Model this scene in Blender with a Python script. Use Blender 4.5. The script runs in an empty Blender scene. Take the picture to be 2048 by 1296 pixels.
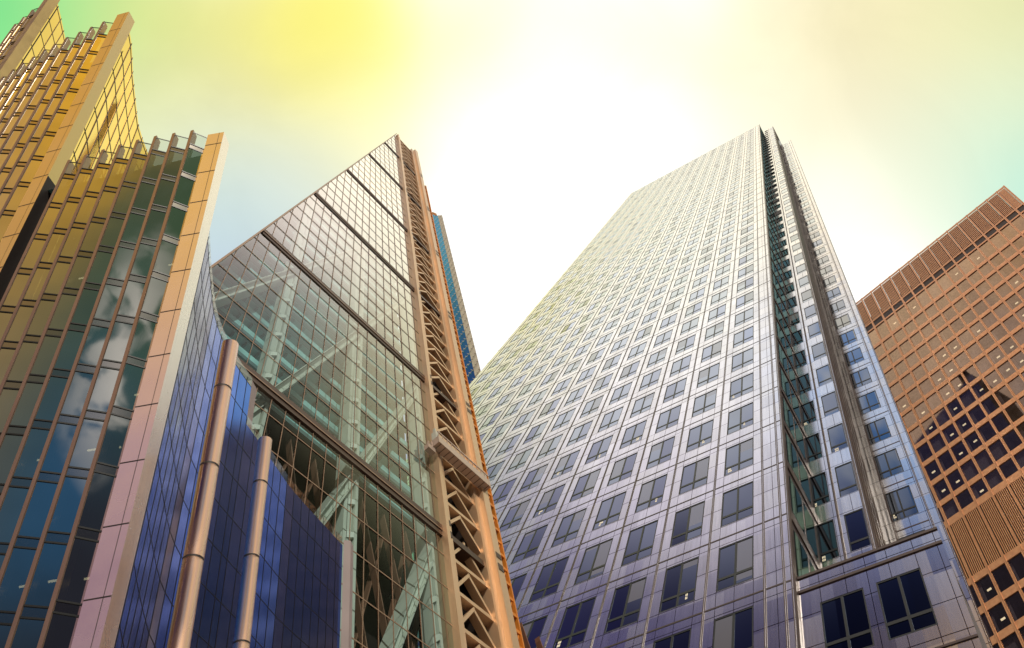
import bpy, bmesh, math, random
from mathutils import Vector, Matrix

random.seed(7)
scene = bpy.context.scene
COL = scene.collection

# ------------------------------------------------------------------ camera
# Everything was surveyed in the axes of the camera (x right, y up, z ahead);
# these three rows turn such a vector into world axes (Z up).
AX = Vector((0.997880, -0.065079, 0.0))
AY = Vector((-0.057359, -0.879499, 0.472431))
AZ = Vector((0.030745, 0.471429, 0.881368))
EYE = Vector((0.0, 0.0, 1.7))

def wv(x, y, z):
    v = Vector((x, y, z))
    return Vector((v.dot(AX), v.dot(AY), v.dot(AZ)))

cam = bpy.data.cameras.new("camera")
cam.sensor_width = 36.0
cam.lens = 1750.0 / 2048.0 * 36.0
cam.clip_start = 0.05
cam.clip_end = 5000.0
camo = bpy.data.objects.new("camera", cam)
COL.objects.link(camo)
cr, cu, cf = wv(1, 0, 0), wv(0, 1, 0), wv(0, 0, 1)
m = Matrix.Identity(4)
for i in range(3):
    m[i][0] = cr[i]; m[i][1] = cu[i]; m[i][2] = -cf[i]; m[i][3] = EYE[i]
camo.matrix_world = m
scene.camera = camo

# ------------------------------------------------------------------ sky and sun
def S(r, g, b):
    def c(x):
        x /= 255.0
        return x / 12.92 if x <= 0.04045 else ((x + 0.055) / 1.055) ** 2.4
    return (c(r), c(g), c(b))

SUN_AZ, SUN_EL = 171.0, 46.0

def azel(a, e):
    a = math.radians(a); e = math.radians(e)
    return Vector((math.sin(a) * math.cos(e), math.cos(a) * math.cos(e), math.sin(e)))

# colour of the sky towards (azimuth from +Y, elevation), gain
SKY = [
    (-72.3, 58.8, S(80, 225, 135), 1.03),
    (-70.6, 61.6, S(165, 228, 140), 1.03),
    (-66.9, 65.4, S(216, 226, 120), 1.03),
    (-60.3, 63.7, S(226, 227, 160), 1.03),
    (-55.3, 61.9, S(226, 228, 192), 1.03),
    (-60.7, 68.8, S(238, 232, 128), 1.03),
    (-52.3, 66.3, S(237, 231, 180), 1.03),
    (-45.7, 63.6, S(205, 222, 218), 1.03),
    (-41.4, 60.9, S(188, 217, 230), 1.03),
    (-55.6, 72.8, S(250, 238, 92), 1.03),
    (-47.8, 70.8, S(252, 239, 118), 1.03),
    (-39.3, 67.4, S(222, 226, 206), 1.03),
    (-37.0, 64.2, S(205, 222, 222), 1.03),
    (-50.6, 76.3, S(252, 244, 70), 1.03),
    (-39.1, 74.7, S(255, 248, 110), 1.03),
    (-32.3, 72.0, S(250, 245, 206), 1.03),
    (-27.1, 78.9, S(255, 252, 190), 1.03),
    (-19.2, 75.1, S(255, 254, 235), 1.15),
    (-5.1, 72.9, S(255, 255, 253), 1.35),
    (6.4, 77.7, S(255, 254, 242), 1.15),
    (5.5, 66.7, S(255, 255, 255), 1.35),
    (-6.5, 65.7, S(255, 255, 255), 1.35),
    (39.7, 78.6, S(254, 248, 214), 1.03),
    (28.4, 73.2, S(255, 255, 250), 1.15),
    (57.1, 74.2, S(248, 236, 190), 1.03),
    (48.9, 71.6, S(254, 250, 225), 1.03),
    (67.6, 69.6, S(243, 230, 180), 1.03),
    (58.6, 66.9, S(250, 240, 206), 1.03),
    (49.1, 62.6, S(255, 252, 234), 1.15),
    (70.4, 65.5, S(238, 230, 175), 1.03),
    (61.7, 62.7, S(240, 238, 206), 1.03),
    (55.2, 59.7, S(252, 252, 226), 1.03),
    (76.3, 61.9, S(228, 228, 165), 1.03),
    (69.0, 59.7, S(228, 236, 196), 1.03),
    (63.1, 58.3, S(196, 240, 216), 1.03),
    (61.6, 56.1, S(165, 238, 226), 1.03),
    (59.8, 60.1, S(232, 244, 216), 1.03),
    (46.8, 58.8, S(255, 255, 252), 1.35),
    # overhead and behind
    (0, 88, S(255, 249, 225), 1.5), (-40, 81, S(255, 250, 226), 1.4), (40, 84, S(255, 248, 215), 1.4), (-69, 86, S(252, 249, 212), 1.35),
    (-120, 84, S(255, 252, 236), 1.35), (143, 86, S(255, 248, 214), 1.4), (-92, 77, S(255, 253, 246), 1.3), (-78, 71, S(252, 248, 238), 1.2),
    (-98, 73, S(246, 242, 244), 1.2), (-131, 75, S(252, 248, 245), 1.3), (-88, 65, S(158, 148, 190), .9), (-108, 68, S(212, 204, 220), 1.0),
    (-128, 68.5, S(214, 206, 218), 1.05), (-98, 58, S(92, 78, 150), .55), (-110, 60, S(66, 52, 136), .42), (-126, 61, S(58, 46, 116), .42),
    (-95, 50, S(60, 54, 120), .7), (-150, 73, S(70, 150, 220), 1.0), (-153, 68, S(86, 160, 224), 1.0), (-141, 60, S(48, 44, 76), .6),
    (-125, 52, S(40, 36, 66), .6), (-143, 65, S(84, 78, 140), .65), (-138, 54, S(28, 26, 48), .5), (-133, 58, S(50, 42, 90), .55), (180, 78, S(255, 236, 200), 1.2), (-170, 64, S(220, 190, 140), 1.0),
    (110, 80, S(238, 222, 218), 1.3), (80, 82.5, S(250, 232, 228), 1.7), (58, 79, S(255, 244, 226), 1.5), (88, 77, S(165, 190, 182), 1.0),
    (100, 60, S(110, 118, 118), 0.7), (84, 50, S(52, 46, 48), 0.6), (125, 60, S(90, 80, 76), 0.6),
    # band above the horizon
    (-31, 51, S(100, 116, 200), 0.9), (-31, 43, S(30, 44, 150), 0.75), (24, 56, S(120, 140, 214), 0.9), (-33, 57, S(190, 196, 226), 1.0),
    (25, 47, S(26, 46, 158), 0.8), (6, 50, S(44, 66, 176), 0.8), (72, 46, S(14, 30, 92), 0.6), (50, 40, S(18, 30, 104), 0.6),
    (-70, 35, S(60, 80, 140), 0.7), (-100, 30, S(90, 80, 120), 0.6),
    # behind the viewer
    (-172, 48, S(250, 190, 30), 1.2), (179, 41, S(84, 104, 60), .6), (-130, 44, S(255, 196, 24), 1.3), (-160, 50, S(255, 190, 40), 1.2), (168, 43, S(60, 112, 70), 0.55), (178, 38, S(70, 120, 100), 0.55),
    (172, 34, S(50, 112, 116), .55), (-136, 35, S(236, 186, 100), 0.95), (171, 28, S(36, 104, 160), 0.65),
    (160, 20, S(36, 30, 46), 0.5), (-135, 24, S(196, 164, 178), 0.85), (-137, 12, S(160, 124, 152), 0.7),
    (165, 8, S(24, 22, 32), 0.4), (90, 20, S(26, 28, 50), 0.4), (0, 15, S(30, 40, 90), 0.4),
    (120, 35, S(54, 46, 54), 0.4), (-60, 12, S(60, 56, 70), 0.4), (0, -50, S(70, 64, 62), 0.5),
]

def build_world():
    w = bpy.data.worlds.new("World")
    scene.world = w
    w.use_nodes = True
    nt = w.node_tree
    N, L = nt.nodes, nt.links
    N.clear()
    out = N.new("ShaderNodeOutputWorld"); bg = N.new("ShaderNodeBackground")
    tc = N.new("ShaderNodeTexCoord")
    D = tc.outputs["Generated"]
    num = den = None
    for a, e, c, g in SKY:
        v = azel(a, e)
        dp = N.new("ShaderNodeVectorMath"); dp.operation = 'DOT_PRODUCT'
        if num is None:
            L.new(D, dp.inputs[0])
        else:          # chained one after the other, so that the shader needs little stack
            ch = N.new("ShaderNodeVectorMath"); ch.operation = 'MULTIPLY_ADD'
            L.new(num, ch.inputs[0]); ch.inputs[1].default_value = (1e-20, 1e-20, 1e-20); L.new(D, ch.inputs[2])
            L.new(ch.outputs[0], dp.inputs[0])
        dp.inputs[1].default_value = v
        ma = N.new("ShaderNodeMath"); ma.operation = 'MULTIPLY_ADD'
        L.new(dp.outputs["Value"], ma.inputs[0]); ma.inputs[1].default_value = -1.0; ma.inputs[2].default_value = 1.0055
        ad0 = N.new("ShaderNodeMath"); ad0.operation = 'POWER'
        L.new(ma.outputs[0], ad0.inputs[0]); ad0.inputs[1].default_value = -3.0
        vm = N.new("ShaderNodeVectorMath"); vm.operation = 'MULTIPLY_ADD'
        L.new(ad0.outputs[0], vm.inputs[0]); vm.inputs[1].default_value = (c[0] * g, c[1] * g, c[2] * g)
        vm.inputs[2].default_value = (0, 0, 0)
        if num is not None:
            L.new(num, vm.inputs[2])
        num = vm.outputs[0]
        if den is None:
            den = ad0.outputs[0]
        else:
            ad = N.new("ShaderNodeMath"); ad.operation = 'ADD'
            L.new(den, ad.inputs[0]); L.new(ad0.outputs[0], ad.inputs[1]); den = ad.outputs[0]
    dv = N.new("ShaderNodeVectorMath"); dv.operation = 'DIVIDE'
    L.new(num, dv.inputs[0]); L.new(den, dv.inputs[1])
    # clouds, overhead and behind the viewer
    no = N.new("ShaderNodeTexNoise"); no.inputs["Scale"].default_value = 22.0
    no.inputs["Detail"].default_value = 8.0; no.inputs["Roughness"].default_value = 0.58
    no.inputs["Distortion"].default_value = 0.6
    L.new(D, no.inputs["Vector"])
    rp = N.new("ShaderNodeMapRange"); rp.inputs[1].default_value = 0.47; rp.inputs[2].default_value = 0.60
    L.new(no.outputs["Fac"], rp.inputs[0])
    dp = N.new("ShaderNodeVectorMath"); dp.operation = 'DOT_PRODUCT'
    L.new(D, dp.inputs[0]); dp.inputs[1].default_value = azel(-154, 74)
    mk = N.new("ShaderNodeMapRange"); mk.inputs[1].default_value = 0.982; mk.inputs[2].default_value = 0.995
    mk.inputs[4].default_value = 0.9
    L.new(dp.outputs["Value"], mk.inputs[0])
    mu = N.new("ShaderNodeMath"); mu.operation = 'MULTIPLY'
    L.new(rp.outputs[0], mu.inputs[0]); L.new(mk.outputs[0], mu.inputs[1])
    # and a second bank low behind the viewer, the one the stepped building mirrors
    dp2 = N.new("ShaderNodeVectorMath"); dp2.operation = 'DOT_PRODUCT'
    L.new(D, dp2.inputs[0]); dp2.inputs[1].default_value = azel(168, 33)
    mk2 = N.new("ShaderNodeMapRange"); mk2.inputs[1].default_value = 0.980; mk2.inputs[2].default_value = 0.994
    mk2.inputs[4].default_value = 0.9
    L.new(dp2.outputs["Value"], mk2.inputs[0])
    mu2 = N.new("ShaderNodeMath"); mu2.operation = 'MULTIPLY'
    rp2 = N.new("ShaderNodeMapRange"); rp2.inputs[1].default_value = 0.42; rp2.inputs[2].default_value = 0.53
    L.new(no.outputs["Fac"], rp2.inputs[0])
    L.new(rp2.outputs[0], mu2.inputs[0]); L.new(mk2.outputs[0], mu2.inputs[1])
    mu3 = N.new("ShaderNodeMath"); mu3.operation = 'MAXIMUM'
    L.new(mu.outputs[0], mu3.inputs[0]); L.new(mu2.outputs[0], mu3.inputs[1]); mu = mu3
    mx = N.new("ShaderNodeMix"); mx.data_type = 'RGBA'
    L.new(mu.outputs[0], mx.inputs[0]); L.new(dv.outputs[0], mx.inputs[6]); mx.inputs[7].default_value = (0.9, 0.86, 0.82, 1)
    # a trace of plain daylight
    sk = N.new("ShaderNodeTexSky"); sk.sky_type = 'NISHITA'; sk.sun_disc = False
    sk.sun_elevation = math.radians(SUN_EL); sk.sun_rotation = math.radians(SUN_AZ)
    add = N.new("ShaderNodeVectorMath"); add.operation = 'MULTIPLY_ADD'
    L.new(sk.outputs[0], add.inputs[0]); add.inputs[1].default_value = (0.003, 0.003, 0.003)
    L.new(mx.outputs[2], add.inputs[2])
    n2 = N.new("ShaderNodeTexNoise"); n2.inputs["Scale"].default_value = 5.0; n2.inputs["Detail"].default_value = 7.0
    n2.inputs["Roughness"].default_value = 0.55; n2.inputs["Distortion"].default_value = 0.8
    L.new(D, n2.inputs["Vector"])
    r2 = N.new("ShaderNodeMapRange"); r2.inputs[1].default_value = 0.35; r2.inputs[2].default_value = 0.65
    r2.inputs[3].default_value = 0.985; r2.inputs[4].default_value = 1.07
    L.new(n2.outputs["Fac"], r2.inputs[0])
    veil = N.new("ShaderNodeVectorMath"); veil.operation = 'SCALE'
    L.new(add.outputs[0], veil.inputs[0]); L.new(r2.outputs[0], veil.inputs["Scale"])
    L.new(veil.outputs[0], bg.inputs["Color"]); bg.inputs["Strength"].default_value = 1.0
    L.new(bg.outputs[0], out.inputs[0])

build_world()

sl = bpy.data.lights.new("sun", 'SUN')
sl.energy = 2.3; sl.angle = math.radians(0.5); sl.color = (1.0, 0.93, 0.80)
so = bpy.data.objects.new("sun", sl); COL.objects.link(so)
so.rotation_euler = (-azel(SUN_AZ, SUN_EL)).to_track_quat('-Z', 'Y').to_euler()

scene.view_settings.view_transform = 'Standard'
scene.view_settings.look = 'None'
scene.view_settings.exposure = 0.0
scene.view_settings.gamma = 1.0
scene.cycles.max_bounces = 6
scene.cycles.transparent_max_bounces = 10
scene.cycles.caustics_reflective = False
scene.cycles.caustics_refractive = False

# ------------------------------------------------------------------ materials
MATS = {}

class NT:
    """small helper over a node tree"""
    def __init__(self, name):
        self.mat = bpy.data.materials.new(name); self.mat.use_nodes = True
        self.t = self.mat.node_tree; self.n = self.t.nodes; self.n.clear()
        self.out = self.n.new("ShaderNodeOutputMaterial")
    def node(self, typ, **kw):
        x = self.n.new(typ)
        for k, v in kw.items():
            setattr(x, k, v)
        return x
    def link(self, a, b):
        self.t.links.new(a, b)
    def math(self, op, a, b=None, c=None):
        x = self.node("ShaderNodeMath", operation=op)
        for i, v in enumerate((a, b, c)):
            if v is None: continue
            if isinstance(v, (int, float)): x.inputs[i].default_value = v
            else: self.link(v, x.inputs[i])
        return x.outputs[0]
    def mix(self, f, a, b):
        x = self.node("ShaderNodeMix", data_type='RGBA')
        for i, v in ((0, f), (6, a), (7, b)):
            if isinstance(v, (int, float)): x.inputs[i].default_value = v
            elif isinstance(v, tuple): x.inputs[i].default_value = (*v, 1)
            else: self.link(v, x.inputs[i])
        return x.outputs[2]
    def noise(self, scale, detail=4.0, vec=None, rough=0.55):
        x = self.node("ShaderNodeTexNoise")
        x.inputs["Scale"].default_value = scale; x.inputs["Detail"].default_value = detail
        x.inputs["Roughness"].default_value = rough
        if vec is not None: self.link(vec, x.inputs["Vector"])
        return x.outputs["Fac"]
    def maprange(self, v, a, b, c, d):
        x = self.node("ShaderNodeMapRange")
        self.link(v, x.inputs[0])
        for i, q in enumerate((a, b, c, d)): x.inputs[i + 1].default_value = q
        return x.outputs[0]

def principled(name, base, metallic=0.0, rough=0.5, vary=0.12, nscale=0.6, bump=0.0, bscale=2.0, rvary=0.1,
               emit=None, spec=0.5, streak=False):
    k = NT(name)
    p = k.node("ShaderNodeBsdfPrincipled")
    tc = k.node("ShaderNodeTexCoord")
    vec = tc.outputs["Object"]
    if streak:
        mp = k.node("ShaderNodeMapping"); mp.inputs["Scale"].default_value = (1, 1, 0.12)
        k.link(vec, mp.inputs[0]); vec = mp.outputs[0]
    n = k.noise(nscale, 5, vec)
    dark = tuple(x * (1 - vary) for x in base); lite = tuple(min(1, x * (1 + vary)) for x in base)
    k.link(k.mix(k.maprange(n, .3, .7, 0, 1), dark, lite), p.inputs["Base Color"])
    k.link(k.maprange(n, .3, .7, rough - rvary * .5, rough + rvary * .5), p.inputs["Roughness"])
    p.inputs["Metallic"].default_value = metallic
    p.inputs["Specular IOR Level"].default_value = spec
    if bump:
        b = k.node("ShaderNodeBump"); b.inputs["Strength"].default_value = bump
        b.inputs["Distance"].default_value = 0.05
        k.link(k.noise(bscale, 2, vec), b.inputs["Height"]); k.link(b.outputs[0], p.inputs["Normal"])
    if emit:
        p.inputs["Emission Color"].default_value = (*emit[0], 1); p.inputs["Emission Strength"].default_value = emit[1]
    k.link(p.outputs[0], k.out.inputs[0])
    MATS[name] = k.mat
    return k.mat

def uvgrid_lines(k, coord, cs, t):
    """1 where the fractional coordinate lies within t/2 of any of cs"""
    fr = k.math('FRACT', coord)
    acc = None
    for c in cs:
        d = k.math('ABSOLUTE', k.math('SUBTRACT', fr, c))
        v = k.math('LESS_THAN', d, t / 2)
        acc = v if acc is None else k.math('MAXIMUM', acc, v)
    return acc

def panel_material(name, base, line, us, vs, tu, tv, metallic, rough, pu=1.0, pv=1.0, vary=.12, streaks=.40, cant=0.0):
    """cladding panels: joints and panel-to-panel variation follow the facade's own UV"""
    k = NT(name)
    p = k.node("ShaderNodeBsdfPrincipled")
    uv = k.node("ShaderNodeUVMap").outputs[0]
    sp = k.node("ShaderNodeSeparateXYZ"); k.link(uv, sp.inputs[0])
    U, V = sp.outputs[0], sp.outputs[1]
    j = k.math('MAXIMUM', uvgrid_lines(k, U, us, tu), uvgrid_lines(k, V, vs, tv))
    cb = k.node("ShaderNodeCombineXYZ")
    k.link(k.math('FLOOR', k.math('MULTIPLY', U, pu)), cb.inputs[0]); k.link(k.math('FLOOR', k.math('MULTIPLY', V, pv)), cb.inputs[1])
    wn = k.node("ShaderNodeTexWhiteNoise"); k.link(cb.outputs[0], wn.inputs["Vector"])
    mp = k.node("ShaderNodeMapping"); mp.inputs["Scale"].default_value = (9, 0.9, 1); k.link(uv, mp.inputs[0])
    n = k.noise(2.2, 6, mp.outputs[0], .62)
    f = k.math('ADD', k.math('MULTIPLY', wn.outputs[0], vary), k.math('MULTIPLY', k.maprange(n, .3, .7, 0, 1), streaks))
    dark = tuple(x * .62 for x in base)
    c = k.mix(f, base, dark)
    c = k.mix(j, c, line)
    k.link(c, p.inputs["Base Color"])
    k.link(k.math('ADD', k.math('MULTIPLY', wn.outputs[0], .10), rough - .05), p.inputs["Roughness"])
    p.inputs["Metallic"].default_value = metallic
    if cant:      # constant tilt steers the mirrored sky; panels also differ a little at random
        sb = k.node("ShaderNodeVectorMath", operation='MULTIPLY_ADD'); k.link(wn.outputs["Color"], sb.inputs[0])
        sb.inputs[1].default_value = (.014, .014, .014); sb.inputs[2].default_value = (-.007, -.007, cant - .007)
        ad = k.node("ShaderNodeVectorMath", operation='ADD'); k.link(k.node("ShaderNodeNewGeometry").outputs["Normal"], ad.inputs[0]); k.link(sb.outputs[0], ad.inputs[1])
        no = k.node("ShaderNodeVectorMath", operation='NORMALIZE'); k.link(ad.outputs[0], no.inputs[0]); k.link(no.outputs[0], p.inputs["Normal"])
    k.link(p.outputs[0], k.out.inputs[0])
    MATS[name] = k.mat
    return k.mat

def mirror_glass(name, tint, rough=0.03, bump=.25, bscale=.6, see=0.0, tcol=(.6, .7, .7), fres=False, f0=.3, f1=.9, vary=.25, pw=1.0, fr=(.5, .84), cant=0.0):
    """tinted reflective glazing; 'see' is the share of light that passes through"""
    k = NT(name)
    g = k.node("ShaderNodeBsdfGlossy"); g.inputs["Roughness"].default_value = rough
    tc = k.node("ShaderNodeTexCoord"); vec = tc.outputs["Object"]
    oi = k.node("ShaderNodeObjectInfo")
    n = k.noise(.7, 2, vec)
    d = tuple(x * (1 - vary) for x in tint)
    k.link(k.mix(k.math('MULTIPLY', k.math('ADD', k.maprange(n, .35, .65, 0, 1), oi.outputs["Random"]), .5), tint, d), g.inputs["Color"])
    if bump:
        b = k.node("ShaderNodeBump"); b.inputs["Strength"].default_value = bump; b.inputs["Distance"].default_value = .03
        k.link(k.noise(bscale, 2, vec), b.inputs["Height"]); k.link(b.outputs[0], g.inputs["Normal"])
    if cant:      # normal tilted to steer which sky the panes mirror
        ad = k.node("ShaderNodeVectorMath", operation='ADD'); k.link(k.node("ShaderNodeNewGeometry").outputs["Normal"], ad.inputs[0]); ad.inputs[1].default_value = (0, 0, cant)
        no = k.node("ShaderNodeVectorMath", operation='NORMALIZE'); k.link(ad.outputs[0], no.inputs[0]); k.link(no.outputs[0], g.inputs["Normal"])
    if see <= 0:
        k.link(g.outputs[0], k.out.inputs[0])
    else:
        t = k.node("ShaderNodeBsdfTransparent"); t.inputs[0].default_value = (*tcol, 1)
        mx = k.node("ShaderNodeMixShader")
        lw = k.node("ShaderNodeLayerWeight"); lw.inputs[0].default_value = .5
        k.link(k.math('ADD', k.math('MULTIPLY', k.math('POWER', k.maprange(lw.outputs["Facing"], fr[0], fr[1], 0, 1), pw), f1 - f0), f0), mx.inputs[0])
        k.link(t.outputs[0], mx.inputs[1]); k.link(g.outputs[0], mx.inputs[2])
        k.link(mx.outputs[0], k.out.inputs[0])
    MATS[name] = k.mat
    return k.mat

def flank_glass(name, face, graze):
    """blue coated glass: deep tint seen square on, near-colourless at grazing angles"""
    k = NT(name)
    g = k.node("ShaderNodeBsdfGlossy"); g.inputs["Roughness"].default_value = .10
    lw = k.node("ShaderNodeLayerWeight"); lw.inputs[0].default_value = .5
    n = k.noise(.8, 2, k.node("ShaderNodeTexCoord").outputs["Object"])
    f = k.maprange(lw.outputs["Facing"], .45, .93, 0, 1)
    c = k.mix(k.math('POWER', f, 1.7), face, graze)
    c = k.mix(k.maprange(n, .35, .7, 0, .25), c, tuple(x * .6 for x in face))
    k.link(c, g.inputs["Color"])
    b = k.node("ShaderNodeBump"); b.inputs["Strength"].default_value = .04; b.inputs["Distance"].default_value = .03
    k.link(k.noise(.5, 2, k.node("ShaderNodeTexCoord").outputs["Object"]), b.inputs["Height"]); k.link(b.outputs[0], g.inputs["Normal"])
    k.link(g.outputs[0], k.out.inputs[0])
    MATS[name] = k.mat

def pane_glass(name, tint, rough, cant=-.10):
    """mirror glazing whose panes each sit a little out of true, as installed panes do"""
    k = NT(name)
    g = k.node("ShaderNodeBsdfGlossy"); g.inputs["Roughness"].default_value = rough
    uv = k.node("ShaderNodeUVMap").outputs[0]
    sp = k.node("ShaderNodeSeparateXYZ"); k.link(uv, sp.inputs[0])
    oi = k.node("ShaderNodeObjectInfo")
    cb = k.node("ShaderNodeCombineXYZ")
    k.link(k.math('FLOOR', k.math('MULTIPLY', sp.outputs[0], 2)), cb.inputs[0])
    k.link(k.math('FLOOR', sp.outputs[1]), cb.inputs[1]); k.link(k.math('MULTIPLY', oi.outputs["Random"], 97), cb.inputs[2])
    wn = k.node("ShaderNodeTexWhiteNoise"); k.link(cb.outputs[0], wn.inputs["Vector"])
    sb = k.node("ShaderNodeVectorMath", operation='SUBTRACT'); k.link(wn.outputs["Color"], sb.inputs[0]); sb.inputs[1].default_value = (.5, .5, .5)
    sc = k.node("ShaderNodeVectorMath", operation='MULTIPLY_ADD'); k.link(sb.outputs[0], sc.inputs[0]); sc.inputs[1].default_value = (.05, .05, .05)
    sc.inputs[2].default_value = (0, 0, cant)  # constant tilt of the normal steers the reflected sky
    ge = k.node("ShaderNodeNewGeometry")
    ad = k.node("ShaderNodeVectorMath", operation='ADD'); k.link(ge.outputs["Normal"], ad.inputs[0]); k.link(sc.outputs[0], ad.inputs[1])
    no = k.node("ShaderNodeVectorMath", operation='NORMALIZE'); k.link(ad.outputs[0], no.inputs[0])
    k.link(no.outputs[0], g.inputs["Normal"])
    lw = k.node("ShaderNodeLayerWeight"); lw.inputs[0].default_value = .5
    fc = k.math('POWER', k.maprange(lw.outputs["Facing"], .44, .93, 0, 1), 1.25)
    tv = k.mix(wn.outputs[0], (.09, .115, .17), (.05, .07, .11))
    k.link(k.mix(fc, tv, tint), g.inputs["Color"])
    sc2 = k.node("ShaderNodeSeparateColor"); k.link(wn.outputs["Color"], sc2.inputs[0])
    drop = k.math('GREATER_THAN', k.math('FRACT', sp.outputs[1]), k.math('SUBTRACT', 1.02, k.math('MULTIPLY', sc2.outputs[1], .6)))
    drop = k.math('MULTIPLY', drop, k.math('GREATER_THAN', sc2.outputs[2], .72))
    df = k.node("ShaderNodeBsdfDiffuse"); df.inputs[0].default_value = (.42, .41, .42, 1)
    mx = k.node("ShaderNodeMixShader"); k.link(k.math('MULTIPLY', drop, .34), mx.inputs[0])
    k.link(g.outputs[0], mx.inputs[1]); k.link(df.outputs[0], mx.inputs[2])
    k.link(mx.outputs[0], k.out.inputs[0])
    MATS[name] = k.mat

panel_material("steel_cladding", (.93, .91, .93), (.13, .10, .10), (.19, .5, .815), (.05, .36, .70), .010, .009, 1.0, .17, 3, 3, cant=-.10)
principled("bronze_rail", (.065, .038, .036), .4, .42)
principled("black_frame", (.009, .010, .013), .0, .4, spec=.3)
pane_glass("tower_glass", (.80, .84, .92), .05)
pane_glass("groove_glass", (.80, .88, .96), .05, cant=.07)
mirror_glass("recess_glass", (.13, .24, .28), .03, .1, .1)
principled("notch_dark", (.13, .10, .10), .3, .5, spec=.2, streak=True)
principled("recess_metal", (.20, .17, .16), .8, .35)
mirror_glass("wedge_glass", (.96, .95, .94), .02, .08, .3, see=.8, tcol=(.76, .88, .89), f0=.012, f1=.97, pw=1.5, fr=(.565, .82), vary=.06)
principled("wedge_mullion", (.40, .25, .17), .5, .4)
principled("wedge_beam", (.10, .055, .04), .5, .4)
principled("white_steel", (.66, .66, .58), .0, .4, streak=True)
principled("teal_soffit", (.30, .60, .60), .0, .5, vary=.3, nscale=.9)
principled("slab_edge", (.08, .17, .18), .0, .5)
principled("core_wall", (.17, .40, .43), .0, .6, vary=.5, nscale=.25)
principled("hall_timber", (.024, .012, .009), .0, .55, vary=.4, nscale=1.2, streak=True)
principled("hall_frame", (.30, .14, .09), .1, .5)
principled("ladder_steel", (.82, .56, .35), .5, .40, streak=True)
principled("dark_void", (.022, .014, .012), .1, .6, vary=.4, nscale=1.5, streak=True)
principled("lift_orange", (.85, .30, .04), .1, .45)
mirror_glass("lift_glass", (.30, .20, .16), .05, .2, .5)
mirror_glass("cyan_glass", (.32, .86, .95), .05, .2, .05)
principled("pale_cladding", (.94, .88, .72), .6, .5)
principled("copper_frame", (.98, .46, .23), .30, .40, vary=.14)
principled("copper_dark", (.03, .012, .01), .2, .5)
mirror_glass("bronze_glass", (.80, .52, .36), .03, 0, .12, see=.3, tcol=(.5, .5, .55), f0=.08, f1=.56, pw=1.1, fr=(.27, .60), cant=.13, vary=.35)
principled("blind", (.38, .33, .33), .0, .7, streak=True, vary=.35, nscale=3)
principled("dark_room", (.035, .035, .05), .0, .7)
principled("office_light", (.8, .75, .6), .0, .5, emit=((1.0, .82, .50), .55))
principled("lamp_glow", (.9, .8, .5), .0, .5, emit=((1.0, .80, .45), 1.7))
principled("pier_cladding", (.93, .86, .80), .95, .27, vary=.06, nscale=.8)
principled("gold_lit_cladding", (.92, .68, .28), .6, .34, vary=.06, nscale=.8)  # upper piers: golden sky reflection put into the cladding colour
principled("fin_metal", (.40, .29, .22), .6, .36)
principled("pale_post", (.52, .42, .42), .0, .5)
principled("joint_line", (.05, .04, .04), .1, .6)
mirror_glass("strip_glass", (.92, .88, .80), .03, .25, .5, see=.25, tcol=(.35, .4, .4), f0=.70, f1=.97)
mirror_glass("spandrel_glass", (.50, .44, .40), .10, .2, .5)
flank_glass("curved_glass", (.014, .12, .62), (.84, .88, 1.0))
mirror_glass("parapet_glass", (.85, .88, .90), .03, .1, .5, see=.7, tcol=(.9, .93, .93), f0=.10, f1=.5)
principled("brushed_steel", (.82, .54, .39), 1.0, .22, vary=.08, rvary=.16, streak=True, nscale=2.5)
principled("cradle_metal", (.66, .50, .42), .4, .4)
principled("ground_paving", (.22, .20, .19), .0, .8, vary=.25)

# ------------------------------------------------------------------ mesh helpers
class Frame:
    """affine survey frame of one building: P(u, v, w) in world metres"""
    def __init__(self, O, U, V, W, s):
        self.O = wv(*O) * s + EYE
        self.U = wv(*U) * s; self.V = wv(*V) * s; self.W = wv(*W) * s
        self.det = Matrix((self.U, self.V, self.W)).determinant()
    def __call__(self, u, v, w=0.0):
        return self.O + self.U * u + self.V * v + self.W * w

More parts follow.
